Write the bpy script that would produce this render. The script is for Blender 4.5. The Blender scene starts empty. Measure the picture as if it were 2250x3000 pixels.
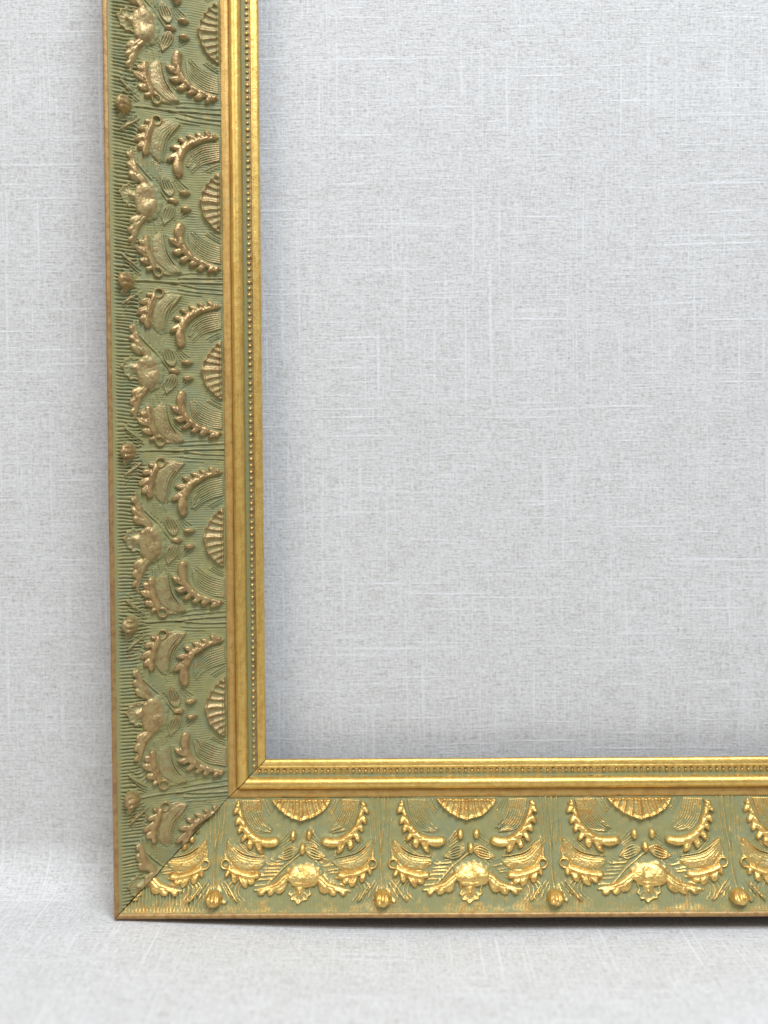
import bpy, bmesh, math, random
import numpy as np
from mathutils import Matrix, Vector

random.seed(4); rng = np.random.default_rng(7)
S = bpy.context.scene
COL = S.collection
K = 0.0002                       # one frame unit in metres (rail about 88 mm wide)
LEAN = math.radians(1.2)
THICK = 175.0                    # depth of the moulding

# ---------------------------------------------------------------- camera
# frame space: x along the bottom rail, y up the side rail, z out of the frame face
FM = Matrix(((1, 0, 0), (0, math.sin(LEAN), -math.cos(LEAN)), (0, math.cos(LEAN), math.sin(LEAN)))).to_4x4()
FM.translation = (0, 0, 3.9 * K)
CR = Matrix(((0.99994460, -0.00764568, -0.00723422), (0.00751038, 0.99979974, -0.01854919), (0.00737460, 0.01849383, 0.99980178)))
CP = Vector((831.22, 1253.50, 2699.96)) * K
cam = bpy.data.cameras.new('camera'); cam.sensor_fit = 'HORIZONTAL'; cam.sensor_width = 36; cam.lens = 43.2
cam.clip_start = 0.01; cam.clip_end = 50
cam.dof.use_dof = True; cam.dof.focus_distance = 2790 * K; cam.dof.aperture_fstop = 2.9
co = bpy.data.objects.new('camera', cam); COL.objects.link(co)
co.matrix_world = FM @ (Matrix.Translation(CP) @ CR.transposed().to_4x4())
S.camera = co

# ---------------------------------------------------------------- light
w = bpy.data.worlds.new('World'); S.world = w; w.use_nodes = True
bg = w.node_tree.nodes['Background']; bg.inputs[0].default_value = (1.0, 0.975, 0.965, 1); bg.inputs[1].default_value = 0.32
def area(name, loc, target, sx, sy, power, col):
    l = bpy.data.lights.new(name, 'AREA'); l.shape = 'RECTANGLE'; l.size = sx; l.size_y = sy; l.energy = power; l.color = col
    o = bpy.data.objects.new(name, l); COL.objects.link(o); o.location = loc
    o.rotation_euler = (Vector(target) - Vector(loc)).to_track_quat('-Z', 'Y').to_euler()
area('window_light', (0.60, -0.98, 1.86), (0.25, 0, 0.3), 0.9, 0.8, 42, (0.80, 0.89, 1.0))
area('fill_light', (-1.0, -1.2, 1.6), (0.1, 0, 0.2), 1.0, 0.9, 14, (1.0, 0.945, 0.875))  # added warm fill to lift the shade left of the frame, no known source
S.view_settings.view_transform = 'Standard'; S.view_settings.look = 'None'
S.view_settings.exposure = 0.08; S.view_settings.gamma = 1.0

# ---------------------------------------------------------------- materials
def new_mat(name):
    m = bpy.data.materials.new(name); m.use_nodes = True
    nt = m.node_tree; nt.nodes.clear()
    out = nt.nodes.new('ShaderNodeOutputMaterial')
    return m, nt, out
class NT:
    def __init__(s, nt): s.nt = nt
    def n(s, t, **kw):
        x = s.nt.nodes.new(t)
        for k, v in kw.items(): setattr(x, k, v)
        return x
    def link(s, a, b): s.nt.links.new(a, b)
    def math(s, op, a, b=None, c=None, clamp=False):
        x = s.n('ShaderNodeMath', operation=op, use_clamp=clamp)
        for i, v in enumerate((a, b, c)):
            if v is None: continue
            if isinstance(v, (int, float)): x.inputs[i].default_value = v
            else: s.link(v, x.inputs[i])
        return x.outputs[0]
    def noise(s, vec, scale, detail=3, rough=0.55):
        x = s.n('ShaderNodeTexNoise'); x.inputs['Scale'].default_value = scale
        x.inputs['Detail'].default_value = detail; x.inputs['Roughness'].default_value = rough
        s.link(vec, x.inputs['Vector']); return x.outputs['Fac']
    def mapv(s, vec, scale, loc=(0, 0, 0)):
        x = s.n('ShaderNodeMapping'); x.inputs['Scale'].default_value = scale; x.inputs['Location'].default_value = loc
        s.link(vec, x.inputs['Vector']); return x.outputs[0]
    def smooth(s, v, lo, hi, a=0.0, b=1.0):
        x = s.n('ShaderNodeMapRange', interpolation_type='SMOOTHSTEP')
        x.inputs['From Min'].default_value = lo; x.inputs['From Max'].default_value = hi
        x.inputs['To Min'].default_value = a; x.inputs['To Max'].default_value = b
        s.link(v, x.inputs['Value']); return x.outputs[0]
    def mix(s, f, a, b, mode='MIX'):
        x = s.n('ShaderNodeMix', data_type='RGBA', blend_type=mode)
        for i, v in ((0, f), (6, a), (7, b)):
            if isinstance(v, (int, float)): x.inputs[i].default_value = v
            elif isinstance(v, tuple): x.inputs[i].default_value = (*v, 1)
            else: s.link(v, x.inputs[i])
        return x.outputs[2]

def frame_material(name, gold_a, gold_b, green, gold_rough, metal, wear, soft=.26, streak=False):
    """green wash with bronze gilding rubbed over it; vertex attribute 'gild' says how much gold was put there"""
    m, nt, out = new_mat(name); N = NT(nt)
    geo = N.n('ShaderNodeNewGeometry'); P = geo.outputs['Position']
    at = N.n('ShaderNodeAttribute', attribute_name='gild').outputs['Fac']
    big = N.noise(P, 55, 2); mid = N.noise(P, 260, 3); fine = N.noise(P, 1400, 3, .65)
    # gilding mask
    e = N.math('ADD', at, N.math('MULTIPLY', N.math('SUBTRACT', mid, .5), 1.15))
    e = N.math('ADD', e, N.math('MULTIPLY', N.math('SUBTRACT', fine, .5), 0.75))
    e = N.math('ADD', e, N.math('MULTIPLY', N.math('SUBTRACT', big, .5), 0.6))
    oi = N.n('ShaderNodeObjectInfo').outputs['Random']
    e = N.math('ADD', e, N.math('MULTIPLY', N.math('SUBTRACT', oi, .5), 0.22))
    if streak:
        uv = N.n('ShaderNodeUVMap').outputs[0]
        st = N.noise(N.mapv(uv, (.035, .33, 1)), 1, 3, .6); st2 = N.noise(N.mapv(uv, (.008, .16, 1), (7, 3, 0)), 1, 2, .6)
        e = N.math('ADD', e, N.math('MULTIPLY', N.math('SUBTRACT', st, .5), 0.6))
    mask = N.smooth(e, wear - soft, wear + soft)
    # green ground: sage, with blue grey and yellowish clouds
    g = N.mix(N.smooth(big, .38, .68), green, (green[0] * .87, green[1] * .965, green[2] * 1.16))
    g = N.mix(N.smooth(mid, .5, .75), g, (green[0] * 1.2, green[1] * 1.12, green[2] * .95))
    g = N.mix(N.smooth(fine, .56, .8, 0, .45), g, (0.16, 0.17, 0.12))
    pg = N.n('ShaderNodeBsdfPrincipled'); N.link(g, pg.inputs['Base Color'])
    pg.inputs['Roughness'].default_value = .62; pg.inputs['Specular IOR Level'].default_value = .35
    c = N.mix(N.smooth(mid, .35, .7), gold_a, gold_b)
    spots = N.smooth(N.noise(P, 700, 3, .7), .645, .70)
    c = N.mix(N.math('MULTIPLY', spots, .7), c, (.14, .09, .045))
    if streak:
        c = N.mix(N.smooth(st2, .45, .72, 0, .42), c, (gold_b[0] * .72, gold_b[1] * .60, gold_b[2] * .55))
        c = N.mix(N.smooth(st, .655, .72, 0, .7), c, (.13, .085, .04))
    pm = N.n('ShaderNodeBsdfPrincipled'); N.link(c, pm.inputs['Base Color'])
    pm.inputs['Metallic'].default_value = metal
    N.link(N.smooth(fine, .3, .75, gold_rough - .08, gold_rough + .14), pm.inputs['Roughness'])
    ms = N.n('ShaderNodeMixShader'); N.link(mask, ms.inputs[0]); N.link(pg.outputs[0], ms.inputs[1]); N.link(pm.outputs[0], ms.inputs[2])
    bp = N.n('ShaderNodeBump'); bp.inputs['Strength'].default_value = .35; bp.inputs['Distance'].default_value = .0004
    N.link(N.math('ADD', fine, N.math('MULTIPLY', mid, 1.0)), bp.inputs['Height'])
    N.link(bp.outputs[0], pg.inputs['Normal']); N.link(bp.outputs[0], pm.inputs['Normal'])
    N.link(ms.outputs[0], out.inputs[0]); return m
GREEN = (.27, .253, .102)
M_REL = frame_material('gilded_relief', (.85, .59, .19), (.66, .395, .12), GREEN, .37, .85, .5, .3)
M_SID = frame_material('gilded_relief_worn_shaded', (.50, .34, .145), (.31, .20, .09), GREEN, .36, .55, .64, .48)  # upright rail: more worn, and its dimmer light painted in as browner gold
M_LIP = frame_material('bronze_lip', (.44, .27, .10), (.32, .175, .07), GREEN, .46, .55, .26, .3)
M_FIL = frame_material('matt_gilding', (.63, .405, .125), (.53, .32, .10), GREEN, .46, .65, .40, .28, True)
M_GLD = frame_material('gilded_moulding', (.80, .545, .155), (.68, .425, .11), GREEN, .34, .72, .38, .26, True)
M_WOD, _nt, _o = new_mat('dark_wood')
_p = _nt.nodes.new('ShaderNodeBsdfPrincipled'); _p.inputs['Base Color'].default_value = (.05, .034, .02, 1); _p.inputs['Roughness'].default_value = .8; _nt.links.new(_p.outputs[0], _o.inputs[0])

def linen_material():
    m, nt, out = new_mat('linen'); N = NT(nt)
    uv = N.n('ShaderNodeUVMap').outputs[0]      # one unit = one thread pitch
    warp = N.noise(N.mapv(uv, (.95, .15, 1)), 1, 3, .65)
    weft = N.noise(N.mapv(uv, (.09, .95, 1), (31, 7, 0)), 1, 2, .6)
    grain = N.noise(N.mapv(uv, (.42, .95, 1)), 1, 2, .7)
    heather = N.noise(N.mapv(uv, (.38, .7, 1), (9, 4, 0)), 1, 3, .7)
    cloud = N.noise(N.mapv(uv, (.035, .05, 1)), 1, 3, .6)
    def slub(sc, off, lo, hi):   # thick threads: long in one direction, one thread wide
        return N.smooth(N.noise(N.mapv(uv, sc, off), 1, 0), lo, hi)
    sv = N.math('MAXIMUM', slub((.62, .013, 1), (3, 11, 0), .62, .88), slub((.5, .008, 1), (53, 1, 0), .64, .90))
    sh = N.math('MAXIMUM', slub((.018, .6, 1), (13, 71, 0), .62, .90), slub((.01, .45, 1), (5, 23, 0), .65, .92))
    sl = N.math('MAXIMUM', sv, sh)
    v = N.math('MULTIPLY', N.math('SUBTRACT', warp, .5), .44)
    v = N.math('ADD', v, N.math('MULTIPLY', N.math('SUBTRACT', weft, .5), .46))
    v = N.math('ADD', v, N.math('MULTIPLY', N.math('SUBTRACT', grain, .5), .72))
    v = N.math('ADD', v, N.math('MULTIPLY', N.math('SUBTRACT', cloud, .5), .14))
    t = N.math('ADD', v, .5)
    rmp = N.n('ShaderNodeValToRGB'); cr = rmp.color_ramp
    cr.elements[0].position = .18; cr.elements[0].color = (.34, .315, .28, 1)
    cr.elements[1].position = .82; cr.elements[1].color = (.80, .79, .775, 1)
    mid = cr.elements.new(.5); mid.color = (.63, .615, .595, 1)
    N.link(t, rmp.inputs[0])
    c = N.mix(N.math('MULTIPLY', sl, .46), rmp.outputs[0], (.83, .83, .83))
    c = N.mix(N.smooth(heather, .47, .70, 0, .55), c, (.87, .81, .72), 'MULTIPLY')
    c = N.mix(N.smooth(heather, .30, .47, .75, 0), c, (.88, .945, 1.0), 'MULTIPLY')
    fl = N.smooth(N.noise(uv, .32, 1), .80, .83)
    c = N.mix(N.math('MULTIPLY', fl, .6), c, (.2, .17, .14))
    p = N.n('ShaderNodeBsdfPrincipled'); N.link(c, p.inputs['Base Color']); p.inputs['Roughness'].default_value = .9
    p.inputs['Specular IOR Level'].default_value = .15
    bp = N.n('ShaderNodeBump'); bp.inputs['Strength'].default_value = .5; bp.inputs['Distance'].default_value = .0006
    N.link(N.math('ADD', t, N.math('MULTIPLY', sl, .4)), bp.inputs['Height']); N.link(bp.outputs[0], p.inputs['Normal'])
    N.link(p.outputs[0], out.inputs[0]); return m
M_LIN = linen_material()

# ---------------------------------------------------------------- mesh helpers
def mesh_from(name, V, F, mats, gild=None, smooth=True, uv=None):
    V = np.asarray(V, np.float32); F = np.asarray(F, np.int32)
    me = bpy.data.meshes.new(name)
    nl = F.shape[1]
    me.vertices.add(len(V)); me.vertices.foreach_set('co', V.ravel())
    me.loops.add(F.size); me.loops.foreach_set('vertex_index', F.ravel())
    me.polygons.add(len(F)); me.polygons.foreach_set('loop_start', np.arange(0, F.size, nl, dtype=np.int32))
    me.polygons.foreach_set('use_smooth', np.full(len(F), smooth))
    me.update(calc_edges=True)
    for m in mats: me.materials.append(m)
    if gild is not None:
        a = me.attributes.new('gild', 'FLOAT', 'POINT'); a.data.foreach_set('value', np.asarray(gild, np.float32))
    if uv is not None:
        l = me.uv_layers.new(name='UVMap'); l.data.foreach_set('uv', np.asarray(uv, np.float32)[F.ravel()].ravel())
    return me
def link(name, me, parent=None):
    o = bpy.data.objects.new(name, me); COL.objects.link(o)
    if parent is not None: o.parent = parent
    return o
def smoothstep(x, a, b):
    t = np.clip((x - a) / (b - a), 0, 1); return t * t * (3 - 2 * t)
def vnoise(x, y, s, seed):
    """cheap 2-D value noise, roughly -1..1"""
    r = np.random.default_rng(seed).uniform(-1, 1, (64, 64))
    x = np.asarray(x, float) / s; y = np.asarray(y, float) / s
    i = np.floor(x).astype(int); j = np.floor(y).astype(int); fx = x - i; fy = y - j
    fx = fx * fx * (3 - 2 * fx); fy = fy * fy * (3 - 2 * fy)
    g = lambda a, b: r[a % 64, b % 64]
    return (g(i, j) * (1 - fx) + g(i + 1, j) * fx) * (1 - fy) + (g(i, j + 1) * (1 - fx) + g(i + 1, j + 1) * fx) * fy

def blur(f, n):
    for _ in range(n):
        p = np.pad(f, 1, mode='edge'); f = (p[:-2, 1:-1] + 2 * f + p[2:, 1:-1]) / 4
        p = np.pad(f, 1, mode='edge'); f = (p[1:-1, :-2] + 2 * f + p[1:-1, 2:]) / 4
    return f

# ---------------------------------------------------------------- moulding section
W1, W2 = 323.0, 439.0
def base_z(b):
    b = np.asarray(b, float)
    t = np.clip((b - 18) / (W1 - 18), 0, 1)
    return -3 - 119 * t - 9 * np.sin(np.pi * t)

# ---------------------------------------------------------------- ornament, drawn in motif units
# One repeat: (u, v) in motif units, 1828 along (ball to ball, centre 806), v 1347 at the outer lip, 52 at the fillet.
UT, UC = 1828.0, 806.0
V2B = 0.2494; BV0 = 1347.0
def v2b(v): return (BV0 - v) * V2B
def catmull(P, step=7.0):
    P = np.asarray(P, float); n = len(P)
    if n == 2:
        k = max(2, int(np.hypot(*(P[1, :2] - P[0, :2])) / step)); t = np.linspace(0, 1, k + 1)[:, None]
        return P[0] + (P[1] - P[0]) * t
    E_ = np.vstack([2 * P[0] - P[1], P, 2 * P[-1] - P[-2]]); out = []
    for i in range(1, n):
        p0, p1, p2, p3 = E_[i - 1], E_[i], E_[i + 1], E_[i + 2]
        k = max(2, int(np.hypot(*(p2[:2] - p1[:2])) / step)); t = np.linspace(0, 1, k, endpoint=False)[:, None]
        out.append(.5 * ((2 * p1) + (-p0 + p2) * t + (2 * p0 - 5 * p1 + 4 * p2 - p3) * t ** 2 + (-p0 + 3 * p1 - 3 * p2 + p3) * t ** 3))
    out.append(P[-1:]); o = np.vstack(out); o[:, 2] = np.maximum(o[:, 2], 2); return o
def tube(U, V, P, H, out=None, taper=.55):
    """union of domes along a stroke; negative outside"""
    C_ = catmull(P); rmax = C_[:, 2].max()
    if out is None: out = np.full(U.shape, -9.0)
    lo = C_[:, :2].min(0) - rmax * 1.6; hi = C_[:, :2].max(0) + rmax * 1.6
    sel = np.nonzero((U >= lo[0]) & (U <= hi[0]) & (V >= lo[1]) & (V <= hi[1]))
    if not len(sel[0]): return out
    u = U[sel]; v = V[sel]; f = out[sel]
    for c in C_:
        q = 1 - ((u - c[0]) ** 2 + (v - c[1]) ** 2) / c[2] ** 2
        h = H * (c[2] / rmax) ** taper
        np.maximum(f, np.where(q > 0, h * np.sqrt(np.maximum(q, 0)), np.maximum(q * 5, -9)), out=f)
    out[sel] = f; return out
def ridge(U, V, P, H, r, out):
    """soft low line added to out"""
    C_ = catmull([(p[0], p[1], r) for p in P], r * .6)
    lo = C_[:, :2].min(0) - r * 3; hi = C_[:, :2].max(0) + r * 3
    sel = np.nonzero((U >= lo[0]) & (U <= hi[0]) & (V >= lo[1]) & (V <= hi[1]))
    if not len(sel[0]): return out
    u = U[sel]; v = V[sel]; d = np.full(u.shape, 1e9)
    for c in C_: np.minimum(d, (u - c[0]) ** 2 + (v - c[1]) ** 2, out=d)
    out[sel] += H * np.exp(-d / (r * r)); return out
def polysd(U, V, P):
    """signed distance to a polygon, positive inside"""
    P = np.asarray(P, float); d = np.full(U.shape, 1e9); ins = np.zeros(U.shape, bool)
    for i in range(len(P)):
        a = P[i]; b = P[(i + 1) % len(P)]; e = b - a
        t = np.clip(((U - a[0]) * e[0] + (V - a[1]) * e[1]) / (e @ e), 0, 1)
        d = np.minimum(d, (U - a[0] - t * e[0]) ** 2 + (V - a[1] - t * e[1]) ** 2)
        c = ((a[1] > V) != (b[1] > V)) & (U < (b[0] - a[0]) * (V - a[1]) / (b[1] - a[1] + 1e-9) + a[0]); ins ^= c
    d = np.sqrt(d); return np.where(ins, d, -d)
def mir(P, c=815): return [(2 * c - p[0],) + tuple(p[1:]) for p in P]
def curves_between(A, B, n, r, h0=0, h1=0):
    """n strokes that blend from curve A to curve B (same number of points)"""
    A = np.asarray(A, float); B = np.asarray(B, float); o = []
    for i in range(n):
        t = i / (n - 1); C_ = A + (B - A) * t
        o.append([(c[0], c[1], r * (1 - .55 * (j / (len(C_) - 1)))) for j, c in enumerate(C_)])
    return o

def smin_edge(f, sd, k):            # cut f down outside a region
    return np.where(sd > 0, f, np.maximum(sd * k, -9))

# --- the shapes of one repeat (left hand half; the right hand half is its mirror with small differences)
ACAN = dict(main=[(108, 84, 15), (118, 140, 22), (138, 225, 29), (165, 310, 34), (200, 388, 37), (252, 452, 41), (322, 502, 42), (400, 532, 44), (470, 540, 52), (528, 528, 47)],
            lobes=[[(112, 150, 24), (84, 182, 19), (52, 216, 7)], [(135, 258, 26), (108, 290, 20), (86, 332, 8)], [(160, 350, 27), (138, 385, 20), (116, 428, 8)],
                   [(205, 440, 27), (180, 478, 20), (165, 520, 9)], [(268, 500, 28), (258, 550, 22), (255, 598, 12)], [(335, 540, 28), (360, 590, 22), (382, 636, 14)], [(122, 105, 18), (96, 118, 15), (76, 134, 6)]])
def lobe(L, rs, j=5, k=1.0):
    m = [(1.05, 0), (1.34, 3), (.55, 0)]
    return [(x + rs.uniform(-j, j), y + rs.uniform(-j, j), (r * a + b) * k * rs.uniform(.92, 1.1)) for (x, y, r), (a, b) in zip(L, m)]
def f_acanthus(U, V, flip, rs):
    T = (lambda P: mir(P)) if flip else (lambda P: P)
    f = tube(U, V, T([(x, y, r * 1.2) for x, y, r in ACAN['main']]), 18)
    for L in ACAN['lobes']:
        c0 = L[0]; L = [(c0[0] + (x - c0[0]) * 1.32 + q * 6, c0[1] + (y - c0[1]) * 1.32, r * (1.2, 1.22, 1.0)[q]) for q, (x, y, r) in enumerate(L)]
        f = tube(U, V, T(lobe(L, rs)), 15, f, .8)
    g = np.zeros_like(f)
    for a, b in zip(ACAN['lobes'][:6], ACAN['main'][2:]):
        ridge(U, V, T([(b[0] + 12, b[1] - 14), a[0][:2], a[1][:2]]), -2.2, 9, g)
    ridge(U, V, T([(p[0] + 10, p[1] - 12) for p in ACAN['main'][1:8]]), 1.6, 13, g)
    return np.where(f > 0, f + g, f), 15
def f_shell(U, V, flip, rs):
    poly = [(478, 66), (500, 105), (560, 172), (640, 238), (725, 284), (790, 308), (845, 308), (900, 286), (965, 268), (1042, 214), (1100, 160), (1140, 105), (1150, 66)]
    sd = polysd(U, V, poly)
    f = 5.0 * np.sqrt(np.clip(sd / 26, 0, 1)) + 1.5 * smoothstep(V, 60, 260)
    f += 6 * np.exp(-((sd - 13) / 11) ** 2)
    for x0, x1, y1 in ((548, 520, 130), (614, 572, 172), (680, 636, 228), (746, 712, 272), (880, 922, 276), (946, 996, 238), (1012, 1058, 182), (1078, 1104, 132)):
        ridge(U, V, [(x0, 66), ((x0 * .6 + x1 * .4), (66 + y1) / 2), (x1, y1)], 5.2, 14, f)
    ridge(U, V, [(815, 66), (812, 170), (815, 290)], 6.5, 22, f)
    f = np.maximum(f, tube(U, V, [(800, 282, 34), (840, 284, 34)], 11))
    return smin_edge(f, sd, .35), 14
def f_seed(k):
    c = ((735, 465, 37, 68), (913, 456, 37, 65), (840, 607, 38, 70))[k]
    def f_(U, V, flip, rs):
        q = 1 - ((U - c[0]) / c[2]) ** 2 - ((V - c[1]) / c[3]) ** 2
        return np.where(q > 0, 15 * np.sqrt(np.maximum(q, 0)), np.maximum(q * 5, -9)), 13
    return f_
def f_petal(U, V, flip, rs):
    T = (lambda P: mir(P, 830)) if flip else (lambda P: P)
    f = np.full(U.shape, -9.0)
    for L in curves_between([(782, 610), (712, 588), (630, 630), (562, 700)], [(782, 640), (725, 700), (645, 724), (562, 706)], 5, 15): tube(U, V, T(L), 8, f, .3)
    return f, 4.5
def f_palmette(U, V, flip, rs):
    f = np.full(U.shape, -9.0)
    ends = [(696, 905, 46), (704, 840, 52), (750, 800, 56), (812, 778, 58), (880, 774, 58), (944, 790, 56), (996, 826, 54), (1028, 876, 50), (1034, 938, 44)]
    for x, y, r in ends:
        x += rs.uniform(-7, 7); y += rs.uniform(-6, 6)
        tube(U, V, [(862, 960, 70), ((862 + x) / 2, (945 + y) / 2, 74), (x, y, r)], 9, f, .35)
    tube(U, V, [(736, 900, 74), (790, 872, 100), (862, 862, 108), (934, 874, 100), (990, 902, 74)], 19, f)
    tube(U, V, [(760, 950, 62), (860, 965, 60), (965, 945, 64)], 13, f)
    g = -7.0 * np.exp(-((U - 835) / 70) ** 2 - ((V - 840) / 70) ** 2)
    for (x, y, r), (x2, y2, r2) in zip(ends[:-1], ends[1:]):
        ridge(U, V, [((x + x2) / 2, (y + y2) / 2), (862 + ((x + x2) / 2 - 862) * .35, 940 + ((y + y2) / 2 - 940) * .35)], -1.2 * rs.uniform(0, 1.2), 8, g)
    return np.where(f > 0, np.maximum(f + g, .3), f), 15
def f_mask(U, V, flip, rs):
    poly = [(700, 985), (706, 1018), (722, 1042), (684, 1082), (722, 1102), (722, 1148), (768, 1150), (786, 1180), (806, 1196), (826, 1172), (866, 1148), (914, 1146), (912, 1110), (956, 1084), (938, 1040), (958, 1000), (930, 960), (860, 940), (740, 950)]
    sd = polysd(U, V, poly)
    f = 3.0 * np.sqrt(np.clip(sd / 14, 0, 1)) + 5.0 * np.exp(-((sd - 11) / 11) ** 2) + 8 * np.exp(-((U - 822) / 50) ** 2 - ((V - 1015) / 60) ** 2)
    f -= 4 * np.exp(-((U - 748) / 24) ** 2 - ((V - 1040) / 26) ** 2) + 4 * np.exp(-((U - 902) / 24) ** 2 - ((V - 1030) / 26) ** 2)
    ridge(U, V, [(822, 1040), (815, 1100), (808, 1170)], 2.2, 10, f)
    for a in ((760, 1130), (868, 1128), (735, 1085), (905, 1085)): ridge(U, V, [(820, 1060), a], 1.6, 8, f)
    return smin_edge(np.maximum(f, .4), sd, .35), 8
def f_wing(U, V, flip, rs):
    T = (lambda P: mir(P, 845)) if flip else (lambda P: P)
    f = tube(U, V, T([(690, 890, 40), (645, 930, 50), (590, 980, 52), (520, 1008, 44), (430, 1030, 31), (322, 1040, 14)]), 14)
    for L in ([(640, 975, 40), (604, 1026, 36), (572, 1070, 17)], [(540, 1005, 38), (506, 1052, 32), (480, 1090, 17)], [(430, 1036, 28), (398, 1064, 25), (366, 1086, 12)]):
        tube(U, V, T(lobe(L, rs)), 12, f)
    g = np.zeros_like(f)
    ridge(U, V, T([(680, 900), (610, 955), (540, 1000), (350, 1036)]), -2.0, 9, g)
    for a, b in (((600, 965), (556, 1040)), ((520, 1005), (480, 1055))): ridge(U, V, T([a, b]), -1.6, 8, g)
    return np.where(f > 0, np.maximum(f + g, .2), f), 10
def f_ringleaf(U, V, flip, rs):       # right hand: next to the right ball; flip = next to the left ball
    T = (lambda P: mir(P, 806)) if flip else (lambda P: P)
    f = tube(U, V, T([(1612, 705, 22), (1622, 640, 16), (1620, 570, 11), (1612, 500, 7)]), 6)
    f = tube(U, V, T([(1580, 805, 30), (1510, 836, 42), (1410, 872, 44), (1330, 888, 40), (1258, 890, 42)]), 14, f)
    for L in ([(1425, 900, 30), (1395, 960, 24), (1364, 1022, 9)], [(1510, 880, 28), (1496, 930, 22), (1488, 975, 9)], [(1575, 842, 22), (1584, 874, 15), (1590, 902, 7)], [(1340, 905, 28), (1312, 945, 25), (1290, 975, 13)]):
        tube(U, V, T(lobe(L, rs, 6, 1.2)), 13, f, .8)
    g = np.zeros_like(f)
    ridge(U, V, T([(1570, 810), (1490, 846), (1400, 872), (1290, 890)]), 1.8, 10, g)
    for a, b in (((1440, 878), (1385, 985)), ((1520, 862), (1494, 940)), ((1370, 890), (1312, 940))): ridge(U, V, T([a, b]), -1.8, 9, g)
    f = np.where(f > 0, f + g, f)
    rc = T([(1606, 768, 0)])[0]; d = np.hypot(U - rc[0], V - rc[1])
    q = 1 - ((d - 48) / 15) ** 2; ring = np.where(q > 0, 10 * np.sqrt(np.maximum(q, 0)), -2)
    f = np.where(d < 48, ring, np.maximum(f, np.where(d < 66, ring, -9)))
    return f, 9
def f_feather(U, V, flip, rs):
    T = (lambda P: mir(P, 806)) if flip else (lambda P: P)
    f = tube(U, V, T([(1606, 545, 22), (1566, 660, 70), (1494, 742, 98), (1400, 784, 102), (1296, 784, 78), (1182, 752, 20)]), 8)
    A_ = [(1596, 520), (1440, 640), (1320, 682), (1176, 706)]; B_ = [(1606, 600), (1520, 745), (1400, 805), (1205, 800)]
    for i, L in enumerate(curves_between(A_, B_, 6, 12)):
        L = [(x + rs.uniform(-3, 3) + (rs.uniform(-10, 40) if j == 3 else 0), y + rs.uniform(-3, 3), r) for j, (x, y, r) in enumerate(L)]
        tube(U, V, T(L), 11 - .5 * i, f, .3)
    g = ridge(U, V, T([(1590, 690), (1500, 800), (1400, 838), (1290, 840)]), -2.4, 8, np.zeros_like(f))
    f = np.where(f > 0, np.maximum(f + g, .3), f)
    return f, 7.5
def f_plume(U, V, flip, rs):          # low combed plume between the acanthus and the shell
    T = (lambda P: mir(P)) if flip else (lambda P: P)
    f = np.full(U.shape, -9.0)
    A_ = [(168, 76), (204, 262), (300, 408), (468, 446)]; B_ = [(352, 76), (380, 190), (430, 300), (512, 400)]
    for i, L in enumerate(curves_between(A_, B_, 9, 13)):
        L = [(x + (rs.uniform(-40, 14) if j == 3 else 0), y + (rs.uniform(-8, 8) if j == 3 else 0), r) for j, (x, y, r) in enumerate(L)]
        tube(U, V, T(L), 6.0, f, .35)
    return f, 6.5
def f_spear(U, V, flip, rs):
    T = (lambda P: mir(P, 806)) if flip else (lambda P: P)
    f = tube(U, V, T([(1600, 965, 7), (1560, 1020, 13), (1510, 1090, 17), (1468, 1142, 14), (1454, 1158, 7)]), 10)
    g = ridge(U, V, T([(1590, 980), (1500, 1105)]), -2.6, 6, np.zeros_like(f))
    tube(U, V, T([(1626, 985, 6), (1580, 1040, 8), (1540, 1094, 8)]), 6, f)
    return np.where(f > 0, np.maximum(f + g, .3), f), 6
def f_ball(U, V, flip, rs):
    c = (1720, 1118)
    d2 = ((U - c[0]) / 98) ** 2 + ((V - c[1]) / 88) ** 2; q = 1 - d2
    f = np.where(q > 0, 31 * np.sqrt(np.maximum(q, 0)), np.maximum(q * 9, -9))
    f = np.maximum(f, tube(U, V, [(1812, 1120, 30), (1842, 1150, 34)], 6.5))
    # calyx of three petals clasping the top
    for L in ([(1722, 1036, 18), (1718, 1070, 26), (1716, 1110, 16)], [(1676, 1046, 15), (1662, 1082, 20), (1656, 1116, 12)], [(1766, 1046, 15), (1778, 1082, 22), (1784, 1116, 14)]):
        L = [(x + rs.uniform(-5, 5), y + rs.uniform(-5, 5), r) for x, y, r in L]
        t = tube(U, V, L, 7, np.zeros_like(f)); f = np.where(q > -.3, np.maximum(f, 0) + np.where(t > 0, t * .8, 0) + np.minimum(f, 0) * (t <= 0), f)
    g = np.zeros_like(f)
    ridge(U, V, [(1695, 1050), (1690, 1120)], -3.5, 7, g); ridge(U, V, [(1748, 1050), (1752, 1125)], -3.5, 7, g)
    f = np.where(f > 0, f + g, f)
    f += np.where(f > 4, 2.6 * vnoise(U, V, 34, int(rs.integers(1e6))), 0)
    return f, 13

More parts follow.
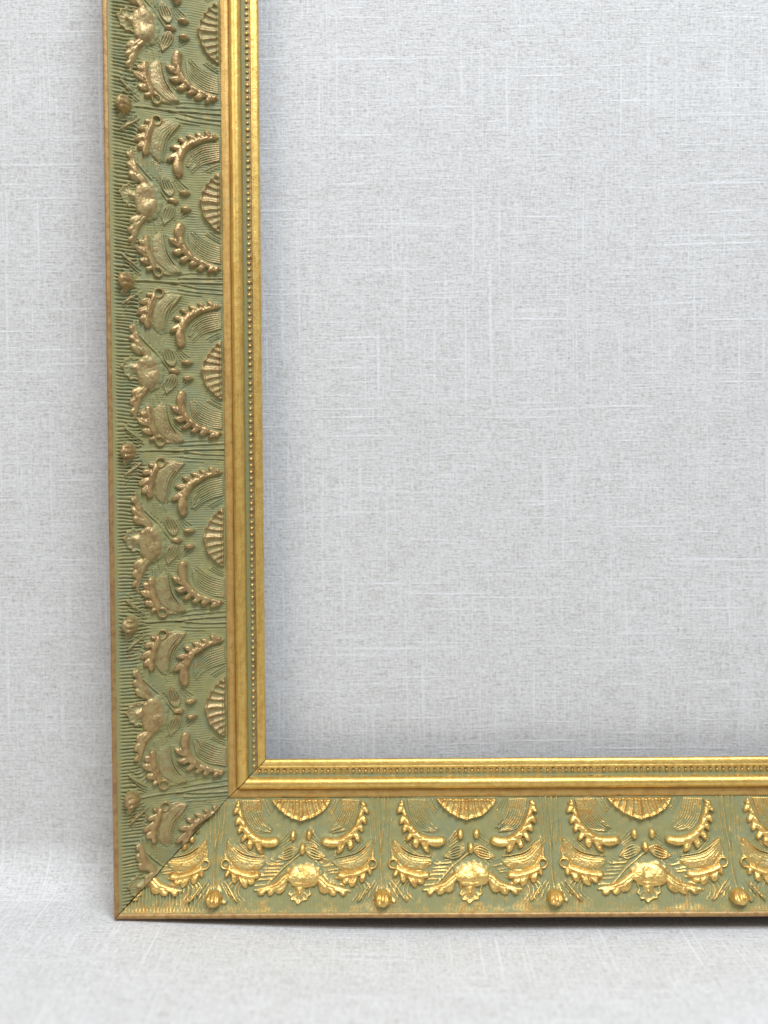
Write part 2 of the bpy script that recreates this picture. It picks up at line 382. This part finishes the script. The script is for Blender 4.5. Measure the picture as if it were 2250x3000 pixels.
ORN = [  # name, function, flip, bounding box in motif units
    ('shell', f_shell, 0, (440, 62, 1190, 345)),
    ('acanthus_leaf', f_acanthus, 0, (-40, 58, 600, 705)), ('acanthus_leaf', f_acanthus, 1, (1030, 58, 1675, 705)),
    ('seed', f_seed(0), 0, (680, 385, 790, 545)), ('seed', f_seed(1), 0, (862, 380, 966, 532)), ('seed', f_seed(2), 0, (788, 525, 892, 690)),
    ('petal', f_petal, 0, (535, 545, 790, 725)), ('petal', f_petal, 1, (870, 545, 1125, 725)),
    ('palmette', f_palmette, 0, (635, 695, 1105, 1050)), ('lobed_leaf', f_mask, 0, (665, 920, 975, 1215)),
    ('winged_leaf', f_wing, 0, (285, 830, 745, 1110)), ('winged_leaf', f_wing, 1, (945, 830, 1405, 1110)),
    ('ring_leaf', f_ringleaf, 0, (1215, 480, 1680, 1050)), ('ring_leaf', f_ringleaf, 1, (-68, 480, 397, 1050)),
    ('feather_leaf', f_feather, 0, (1130, 500, 1660, 920)), ('feather_leaf', f_feather, 1, (-48, 500, 482, 920)),
    ('plume', f_plume, 0, (140, 62, 560, 490)), ('plume', f_plume, 1, (1070, 62, 1490, 490)),
    ('spear_leaf', f_spear, 0, (1430, 940, 1645, 1185)), ('spear_leaf', f_spear, 1, (-33, 940, 182, 1185)),
    ('ball', f_ball, 0, (1600, 1005, 1895, 1222)),
]
LEVEL = dict(shell=.62, acanthus_leaf=1.0, seed=.9, petal=.55, palmette=.88, lobed_leaf=.72, winged_leaf=.88, ring_leaf=.9, feather_leaf=.64, plume=.42, spear_leaf=.62, ball=.88)
NV = 4          # hand pressed variants of each ornament
PER = 510.0     # nominal repeat in frame units
def patch(name, fn, flip, box, seed):
    rs = np.random.default_rng(seed)
    u0, v0, u1, v1 = box; st = 5.2
    uu = np.arange(u0, u1 + st, st); vv = np.arange(v0, v1 + st, st)
    U, V = np.meshgrid(uu, vv)
    wu = U + 5 * vnoise(U, V, 90, seed + 1); wv = V + 5 * vnoise(U, V, 90, seed + 2)     # pressed by hand: nothing quite straight
    f, Hn = fn(wu, wv, flip, rs)
    f = blur(f, 1 if name in ('plume', 'feather_leaf', 'petal', 'shell', 'spear_leaf') else 2)
    f = f * 1.18
    f = f + np.where(f > 0.5, .45 * vnoise(U, V, 16, seed + 3) + .5 * vnoise(U, V, 45, seed + 4), 0)
    b = v2b(V); b = np.minimum(b, W1 - .5)
    z = base_z(b) + np.maximum(f, -4) - .5
    X = (U - UC) / UT * PER
    g = (.26 if name == 'shell' else .12 if name == 'plume' else -.05) + LEVEL[name] * 1.1 * smoothstep(f / Hn, .1, .95)
    nr, nc = U.shape; idx = np.arange(nr * nc).reshape(nr, nc)
    Q = np.stack([idx[:-1, :-1], idx[1:, :-1], idx[1:, 1:], idx[:-1, 1:]], -1).reshape(-1, 4)
    Q = Q[(f.ravel()[Q] > 0).any(1)]
    used, inv = np.unique(Q, return_inverse=True); Q = inv.reshape(-1, 4)
    P = np.stack([X.ravel(), b.ravel(), z.ravel()], 1)[used] * K
    return mesh_from(name, P, Q, [M_REL], g.ravel()[used])
LIB = [[patch(n, fn, fl, bx, 1000 * k + 17 * i + 3) for i, (n, fn, fl, bx) in enumerate(ORN)] for k in range(NV)]

# ground relief of the panel: stems, hatching, comb lines
STEMS = [
    ([(1716, 1045), (1704, 900), (1700, 760), (1702, 600), (1690, 400), (1680, 55)], 3.2, 8),
    ([(1700, 640), (1724, 470), (1742, 300), (1748, 55)], 2.6, 7), ([(1650, 560), (1640, 400), (1632, 240), (1622, 55)], 2.3, 7),
    ([(1768, 560), (1784, 400), (1795, 55)], 2.2, 7), ([(1610, 560), (1592, 420), (1584, 250)], 1.8, 7), ([(1796, 700), (1812, 520), (1822, 300)], 1.8, 7),
    ([(832, 662), (740, 735), (640, 815), (560, 900), (470, 985)], 3.0, 9), ([(846, 662), (930, 730), (1000, 800), (1130, 930), (1250, 1030), (1345, 1076)], 3.0, 9),
    ([(880, 660), (960, 720), (1030, 790)], 2.0, 7),
]
HATCH = [((470, 782), (630, 774)), ((430, 826), (600, 818)), ((432, 858), (575, 850)), ((395, 897), (540, 888)), ((355, 942), (500, 932)),
         ((1090, 804), (1180, 788)), ((1130, 846), (1230, 828)), ((1140, 872), (1226, 862)), ((1210, 920), (1280, 930)), ((1250, 980), (1322, 1000)), ((1280, 1030), (1380, 1060)),
         ((330, 1000), (440, 988)), ((560, 745), (600, 742)), ((1040, 700), (1090, 735))]
FINE = []
for (A_, B_, n) in (([(180, 500), (300, 610), (420, 650)], [(120, 540), (250, 660), (420, 700)], 4), ([(1430, 500), (1330, 600), (1210, 640)], [(1490, 540), (1380, 650), (1200, 690)], 4),
                    ([(390, 80), (430, 170), (470, 240)], [(440, 80), (470, 150), (500, 190)], 3), ([(1240, 80), (1200, 170), (1160, 240)], [(1190, 80), (1160, 150), (1130, 190)], 3),
                    ([(-60, 1010), (-40, 1060), (10, 1150)], [(0, 960), (40, 1010), (110, 1090)], 3), ([(1668, 1010), (1640, 1080), (1610, 1160)], [(1640, 960), (1590, 1020), (1540, 1080)], 3),
                    ([(150, 930), (60, 985), (30, 1060), (60, 1140)], [(240, 900), (180, 990), (160, 1080), (230, 1150)], 4), ([(1470, 930), (1560, 985), (1590, 1060), (1560, 1140)], [(1380, 960), (1440, 1010), (1450, 1080), (1400, 1150)], 4),
                    ([(560, 560), (620, 520), (680, 440)], [(620, 600), (680, 560), (720, 540)], 4), ([(1070, 560), (1010, 520), (960, 440)], [(1010, 600), (960, 560), (900, 545)], 4),
                    ([(690, 720), (600, 760), (500, 730)], [(640, 790), (560, 800), (450, 770)], 3), ([(970, 720), (1060, 760), (1150, 730)], [(1030, 790), (1100, 800), (1180, 770)], 3)):
    FINE += [([(x, y) for x, y, r in L], 2.3, 7.5) for L in curves_between(A_, B_, n, 7)]
SU = np.arange(-120, 1950, 10.0); SV = np.arange(20, 1360, 10.0)
def swell_field():
    U, V = np.meshgrid(SU, SV); F = np.zeros(U.shape); rs = np.random.default_rng(1)
    for n, fn, fl, bx in ORN:
        for sh in ((0, UT) if n == 'ball' else (0,)):
            m = (U + sh >= bx[0]) & (U + sh <= bx[2]) & (V >= bx[1]) & (V <= bx[3])
            ff, _ = fn(U + sh, V, fl, rs); F = np.where(m, np.maximum(F, ff), F)
    return blur(np.clip(F, 0, 12), 5)
SWELL = swell_field()
def bil(U, V):
    x = np.clip((U - SU[0]) / 10, 0, len(SU) - 1.01); y = np.clip((V - SV[0]) / 10, 0, len(SV) - 1.01)
    i = x.astype(int); j = y.astype(int); fx = x - i; fy = y - j
    return (SWELL[j, i] * (1 - fx) + SWELL[j, i + 1] * fx) * (1 - fy) + (SWELL[j + 1, i] * (1 - fx) + SWELL[j + 1, i + 1] * fx) * fy
def ground_relief(U, V, seed):
    rs = np.random.default_rng(seed); o = np.zeros(U.shape)
    for P, H, r in STEMS + FINE:
        d = rs.uniform(-6, 6, 2)
        for s in ((0, -UT) if P[0][0] > 1590 else (0,)): ridge(U, V, [(x + d[0] * .6 + s, y + d[1]) for x, y in P], H * 1.35 * rs.uniform(.8, 1.15), r, o)
        if H > 1.5:
            for s in ((0, -UT) if P[0][0] > 1590 else (0,)): ridge(U, V, [(x + d[0] * .6 + s + 13, y + d[1] + (8 if H == 3.0 else 0)) for x, y in P], -H * 1.1, 6.5, o)
    for a, b in HATCH: ridge(U, V, [a, b], 4.2 * rs.uniform(.7, 1.2), 8.5, o)
    return o, .45 * bil(U, V)

# ---------------------------------------------------------------- rails
frame = bpy.data.objects.new('picture_frame', None); COL.objects.link(frame)
frame.matrix_world = FM; frame.empty_display_size = .05
frame['label'] = 'empty ornate picture frame in sage green and rubbed gold standing against pale linen'
frame['category'] = 'picture frame'
GAP = 1.6
def to_frame(a, b, z, side):
    return np.stack([b, a, z], -1) * K if side else np.stack([a, b, z], -1) * K

def sweep(name, prof, side, L, parent, mat, step=14.0, gild=None, wob=.35, seed=0):
    """run a section (b, z) along a rail, mitred at the corner"""
    prof = np.asarray(prof, float); n = len(prof)
    na = int(L / step); t = np.linspace(0, 1, na + 1) ** 1.0
    a0 = prof[:, 0] + GAP + .5 * vnoise(prof[:, 0], prof[:, 0] * 0 + 9 * side, 13, 72)
    A = a0[None] + (L - a0[None]) * t[:, None]
    Bm = np.repeat(prof[None, :, 0], na + 1, 0) + wob * vnoise(A, np.zeros_like(A) + seed * 3.3, 60, seed + 5)
    Z = np.repeat(prof[None, :, 1], na + 1, 0) + wob * vnoise(A, Bm * 0 + seed * 7.7, 45, seed + 9)
    V = to_frame(A, Bm, Z, side).reshape(-1, 3)
    idx = np.arange((na + 1) * n).reshape(na + 1, n)
    Q = np.stack([idx[:-1, :-1], idx[1:, :-1], idx[1:, 1:], idx[:-1, 1:]], -1).reshape(-1, 4)
    if side: Q = Q[:, ::-1]
    g = np.full((na + 1, n), 1.0) if gild is None else np.repeat(np.asarray(gild, float)[None], na + 1, 0)
    return link(name, mesh_from(name, V, Q, [mat], g.ravel(), uv=np.stack([A, Bm + 60 * side], -1).reshape(-1, 2)), parent)

def arc(cx, cz, rx, rz, a0, a1, n):
    return [(cx + rx * math.cos(math.radians(a0 + (a1 - a0) * i / n)), cz + rz * math.sin(math.radians(a0 + (a1 - a0) * i / n))) for i in range(n + 1)]

SIDE_B = [2918, 2403, 1891, 1388, 874, 353, -163]        # where the balls sit along the side rail
BOT_B = [-210, 295, 797.5, 1312, 1854, 2385]             # and along the bottom rail
def build_rail(side, L, bounds):
    # panel between lip and fillet
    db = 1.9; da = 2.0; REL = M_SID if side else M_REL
    bb = np.linspace(15, W1 + 1, int((W1 - 14) / db)); aa = np.arange(0, L, da)
    A, B = np.meshgrid(aa, bb, indexing='ij'); A = np.maximum(A, B + GAP + .9 * vnoise(B, B * 0 + 9 * side, 13, 71))
    Vv = BV0 - B / V2B
    rel = np.zeros(A.shape); swl = np.zeros(A.shape)
    units = []
    for i in range(len(bounds) - 1):
        p, q = bounds[i], bounds[i + 1]; ac = (p + q) / 2; per = abs(q - p); units.append((ac, per))
        sgn = -1.0 if side else 1.0
        lo, hi = ac - per * .62, ac + per * .62
        i0 = max(0, int(lo / da)); i1 = min(len(aa), int(hi / da) + 2)
        if i1 <= i0: continue
        U = UC + sgn * (A[i0:i1] - ac) / per * UT
        r_, sw_ = ground_relief(U, Vv[i0:i1], 50 + i + 20 * side)
        half = (np.abs(A[i0:i1] - ac) <= per * .5)
        rel[i0:i1] += np.where(half, r_, 0); swl[i0:i1] += np.where(half, sw_, 0)
    # comb lines scratched across the outer part, finer tooling over the rest
    ph = A / 10.4 + .55 * vnoise(A, B * .5, 60, 31 + side) + .16 * vnoise(A, B, 20, 33) ; cmb = (.6 - 2.6 * np.exp(-((ph % 1 - .5) / .17) ** 2)) * (1 + .45 * vnoise(A, B * .3, 12, 35))
    edge = 92 + 22 * vnoise(A, A * 0, 60, 37)
    amp = 1.25 * smoothstep(B, 22, 34) * (1 - smoothstep(B, edge - 12, edge + 10)) * (2.1 if side else (.6 + 1.7 * (1 - smoothstep(A, 240, 320))))
    ph2 = A / 7.4 + .5 * vnoise(A, B, 40, 41); f2 = (.4 - 1.7 * np.exp(-((ph2 % 1 - .5) / .2) ** 2)) * (1.0 if side else .65) * smoothstep(B, 100, 120) * (1 + .8 * vnoise(A, B, 30, 43))
    comb = cmb * amp + f2 * (1 - smoothstep(np.abs(rel) + swl, .8, 2.5))
    swell = 1.6 * vnoise(A, B, 48, 47) + .6 * vnoise(A, B, 17, 48)
    Z = base_z(B) + rel + swl + comb + swell * smoothstep(B, 20, 40)
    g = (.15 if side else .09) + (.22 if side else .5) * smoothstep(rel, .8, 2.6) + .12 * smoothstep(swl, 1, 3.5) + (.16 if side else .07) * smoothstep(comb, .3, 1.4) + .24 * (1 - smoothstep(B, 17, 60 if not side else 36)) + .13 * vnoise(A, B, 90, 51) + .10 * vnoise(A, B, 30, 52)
    V = to_frame(A, B, Z, side).reshape(-1, 3)
    na, nb = A.shape; idx = np.arange(na * nb).reshape(na, nb)
    Q = np.stack([idx[:-1, :-1], idx[1:, :-1], idx[1:, 1:], idx[:-1, 1:]], -1).reshape(-1, 4)
    Ar = A.ravel(); Q = Q[(np.abs(Ar[Q[:, 0]] - Ar[Q[:, 1]]) + np.abs(Ar[Q[:, 3]] - Ar[Q[:, 2]])) > .01]
    if side: Q = Q[:, ::-1]
    # back and outer side of the wood, in the same mesh
    body = np.array([(16, -14), (3, -16), (5, -28), (22, -50), (30, -90), (32, -THICK + 4), (36, -THICK), (424, -THICK), (428, -THICK + 4), (430, -150), (436, -128)], float)
    k = len(body); L_ = aa[-1]
    t = np.linspace(0, 1, 30)[:, None]; a0 = body[None, :, 0] + GAP; A2 = a0 + (L_ - a0) * t
    V2 = to_frame(A2, np.repeat(body[None, :, 0], 30, 0), np.repeat(body[None, :, 1], 30, 0), side).reshape(-1, 3)
    id2 = np.arange(30 * k).reshape(30, k) + len(V)
    Q2 = np.stack([id2[:-1, 1:], id2[1:, 1:], id2[1:, :-1], id2[:-1, :-1]], -1).reshape(-1, 4)
    if side: Q2 = Q2[:, ::-1]
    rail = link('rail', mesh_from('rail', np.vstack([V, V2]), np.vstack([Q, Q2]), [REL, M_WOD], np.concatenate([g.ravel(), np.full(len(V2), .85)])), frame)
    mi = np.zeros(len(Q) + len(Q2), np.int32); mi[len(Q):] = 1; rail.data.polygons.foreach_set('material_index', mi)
    rail['label'] = 'upright rail with more worn gilding, shade painted into its browner gold' if side else 'bottom rail with brighter yellow gilding'
    # plain mouldings
    lip = [(1.0, -24), (.2, -15)] + [(9 - 9 * math.cos(math.radians(x)), -11 + 12 * math.sin(math.radians(x))) for x in (10, 30, 50, 70, 90)] + [(12, .6), (15, -1), (17.5, -3.5), (19, -6)]
    sweep('outer_lip', lip, side, L_, rail, M_LIP, 10, [.9, .9, .85, .8, .9, .95, .95, .8, .6, .5, .3], .5, 3 + side)
    fz = base_z(W1)
    sweep('fillet', [(W1 - 1, fz - 6), (W1 + .5, fz + 1.5), (W1 + 2.5, fz + 3.5), (W1 + 13, fz + 4), (349, fz + 3.2), (351, fz - 2)], side, L_, rail, M_FIL, 12, [.2, .4, .75, .88, .82, .35], .4, 11 + side)
    sweep('round_moulding', [(350, fz - 3)] + arc(368.5, fz + 1, 18, 19, 170, 10, 14) + [(387.5, fz - 4)], side, L_, rail, M_GLD, 12, [.45, .55, .75] + [1.05] * 11 + [.7, .5, .3], .35, 17 + side)
    cz = fz - 3
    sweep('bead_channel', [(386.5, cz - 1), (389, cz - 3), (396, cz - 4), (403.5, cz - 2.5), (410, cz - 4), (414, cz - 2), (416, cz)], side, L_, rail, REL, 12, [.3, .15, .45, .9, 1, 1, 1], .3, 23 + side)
    sweep('sight_edge', [(413.5, cz - 4), (414.5, cz + 3.5), (416, cz + 6.5), (418, cz + 7.2), (420, cz + 5.0), (423, cz + 4.6), (432, cz + 1.8), (437, cz - .6), (439, cz - 3.5), (439.2, cz - 12), (436.5, cz - 14)],
          side, L_, rail, M_GLD, 12, [.4, .8, 1.1, 1.2, .9, 1, 1.05, 1.05, .95, .9, .7], .3, 29 + side)
    # beads
    bead_me = BEAD
    n = int((L_ - 420) / 19.3)
    for i in range(n):
        a = 420 + 19.3 * i + rng.uniform(-.6, .6)
        o = link('bead', bead_me, rail); b = 403.5 + rng.uniform(-.3, .3)
        o.location = ((b * K, a * K, (cz - 2.5) * K) if side else (a * K, b * K, (cz - 2.5) * K))
        s = rng.uniform(.88, 1.1); o.scale = (s * rng.uniform(.93, 1.07), s * rng.uniform(.93, 1.07), s)
        o.rotation_euler = (0, 0, rng.uniform(0, 6.28))
    # ornaments
    for i, (ac, per) in enumerate(units):
        for j, (nm, fn, fl, bx) in enumerate(ORN):
            k_ = int(rng.integers(NV)); me = LIB[k_][j]
            X0 = (bx[0] - UC) / UT * per; X1 = (bx[2] - UC) / UT * per
            alo, ahi = (ac - X1, ac - X0) if side else (ac + X0, ac + X1)
            blo, bhi = v2b(bx[3]), min(v2b(bx[1]), W1)
            if ahi < blo or alo > L_ - 10: continue
            if side: M = Matrix.Translation((0, ac * K, 0)) @ Matrix.Rotation(-math.pi / 2, 4, 'Z')
            else: M = Matrix.Translation((ac * K, 0, 0))
            M = M @ Matrix.Translation((rng.uniform(-1.5, 1.5) * K, rng.uniform(-1, 1) * K, rng.uniform(-.7, .7) * K)) @ Matrix.Diagonal((per / PER, 1, 1, 1))
            cut = alo < bhi + 6 or ahi > L_
            if cut:
                bm = bmesh.new(); bm.from_mesh(me); bm.transform(M)
                nrm = Vector((1, -1, 0)) if side else Vector((-1, 1, 0))
                pt = Vector((0, GAP * K, 0)) if side else Vector((GAP * K, 0, 0))
                bmesh.ops.bisect_plane(bm, geom=bm.verts[:] + bm.edges[:] + bm.faces[:], plane_co=pt, plane_no=nrm, clear_outer=True)
                if ahi > L_:
                    e = Vector((0, 1, 0)) if side else Vector((1, 0, 0))
                    bmesh.ops.bisect_plane(bm, geom=bm.verts[:] + bm.edges[:] + bm.faces[:], plane_co=e * L_ * K, plane_no=e, clear_outer=True)
                if len(bm.faces) < 12: bm.free(); continue
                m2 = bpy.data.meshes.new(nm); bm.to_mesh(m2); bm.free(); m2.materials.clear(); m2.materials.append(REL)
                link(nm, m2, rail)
            else:
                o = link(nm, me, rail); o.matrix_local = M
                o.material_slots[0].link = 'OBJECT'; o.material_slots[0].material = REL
    return rail
def make_bead():
    bm = bmesh.new(); bmesh.ops.create_uvsphere(bm, u_segments=10, v_segments=6, radius=5.5 * K)
    for v in bm.verts: v.co.z *= .95
    for f in bm.faces: f.smooth = True
    me = bpy.data.meshes.new('bead'); bm.to_mesh(me); bm.free(); me.materials.append(M_REL)
    a = me.attributes.new('gild', 'FLOAT', 'POINT'); a.data.foreach_set('value', [.1 + .68 * max(0, v.co.z / (6 * K)) for v in me.vertices]); return me
BEAD = make_bead()
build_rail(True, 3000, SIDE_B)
build_rail(False, 2300, BOT_B)

# ---------------------------------------------------------------- linen backdrop: hangs behind, sweeps forward under the frame
def backdrop():
    YW, R = 256.0, 140.0                   # wall distance behind the front edge, radius of the sweep
    s = [];                                # (y back, z up, arc length)
    fl = np.linspace(-1500, YW - R, 70); al = 0
    pts = [(y, 0.0) for y in fl]
    pts += [(YW - R + R * math.sin(t), R - R * math.cos(t)) for t in np.linspace(0, math.pi / 2, 34)[1:]]
    pts += [(YW + 0.0 * z, z) for z in np.linspace(R, 4200, 110)[1:]]
    pts = np.array(pts); d = np.r_[0, np.cumsum(np.hypot(*np.diff(pts, axis=0).T))]
    xs = np.linspace(-1900, 3600, 140)
    X, Yi = np.meshgrid(xs, np.arange(len(pts)), indexing='xy')
    Y = pts[Yi, 0]; Z = pts[Yi, 1]; D = d[Yi]
    flat = (Z < 1)
    dip = 40 * smoothstep(X, 10, 1000) ** .55 * (1 - smoothstep(X, 2400, 3300))
    Z = Z - dip * (1 - smoothstep(Z, 0, 200)) + np.where(Z < R, 2.2 * vnoise(X, D, 420, 3) * smoothstep(-Y, -10, 260), 0)
    Y = Y + 4 * vnoise(X, D, 700, 5) * smoothstep(D, 1900, 2300)
    V = np.stack([X, Y, Z], -1).reshape(-1, 3) * K
    uv = np.stack([X / 5.2 + .5 * vnoise(X, D, 300, 8), D / 5.2 + .8 * vnoise(X, D, 400, 9)], -1).reshape(-1, 2)
    n, m = X.shape; idx = np.arange(n * m).reshape(n, m)
    Q = np.stack([idx[:-1, :-1], idx[:-1, 1:], idx[1:, 1:], idx[1:, :-1]], -1).reshape(-1, 4)
    o = link('linen_backdrop', mesh_from('linen_backdrop', V, Q, [M_LIN], uv=uv)); o['kind'] = 'structure'
    return o
backdrop()
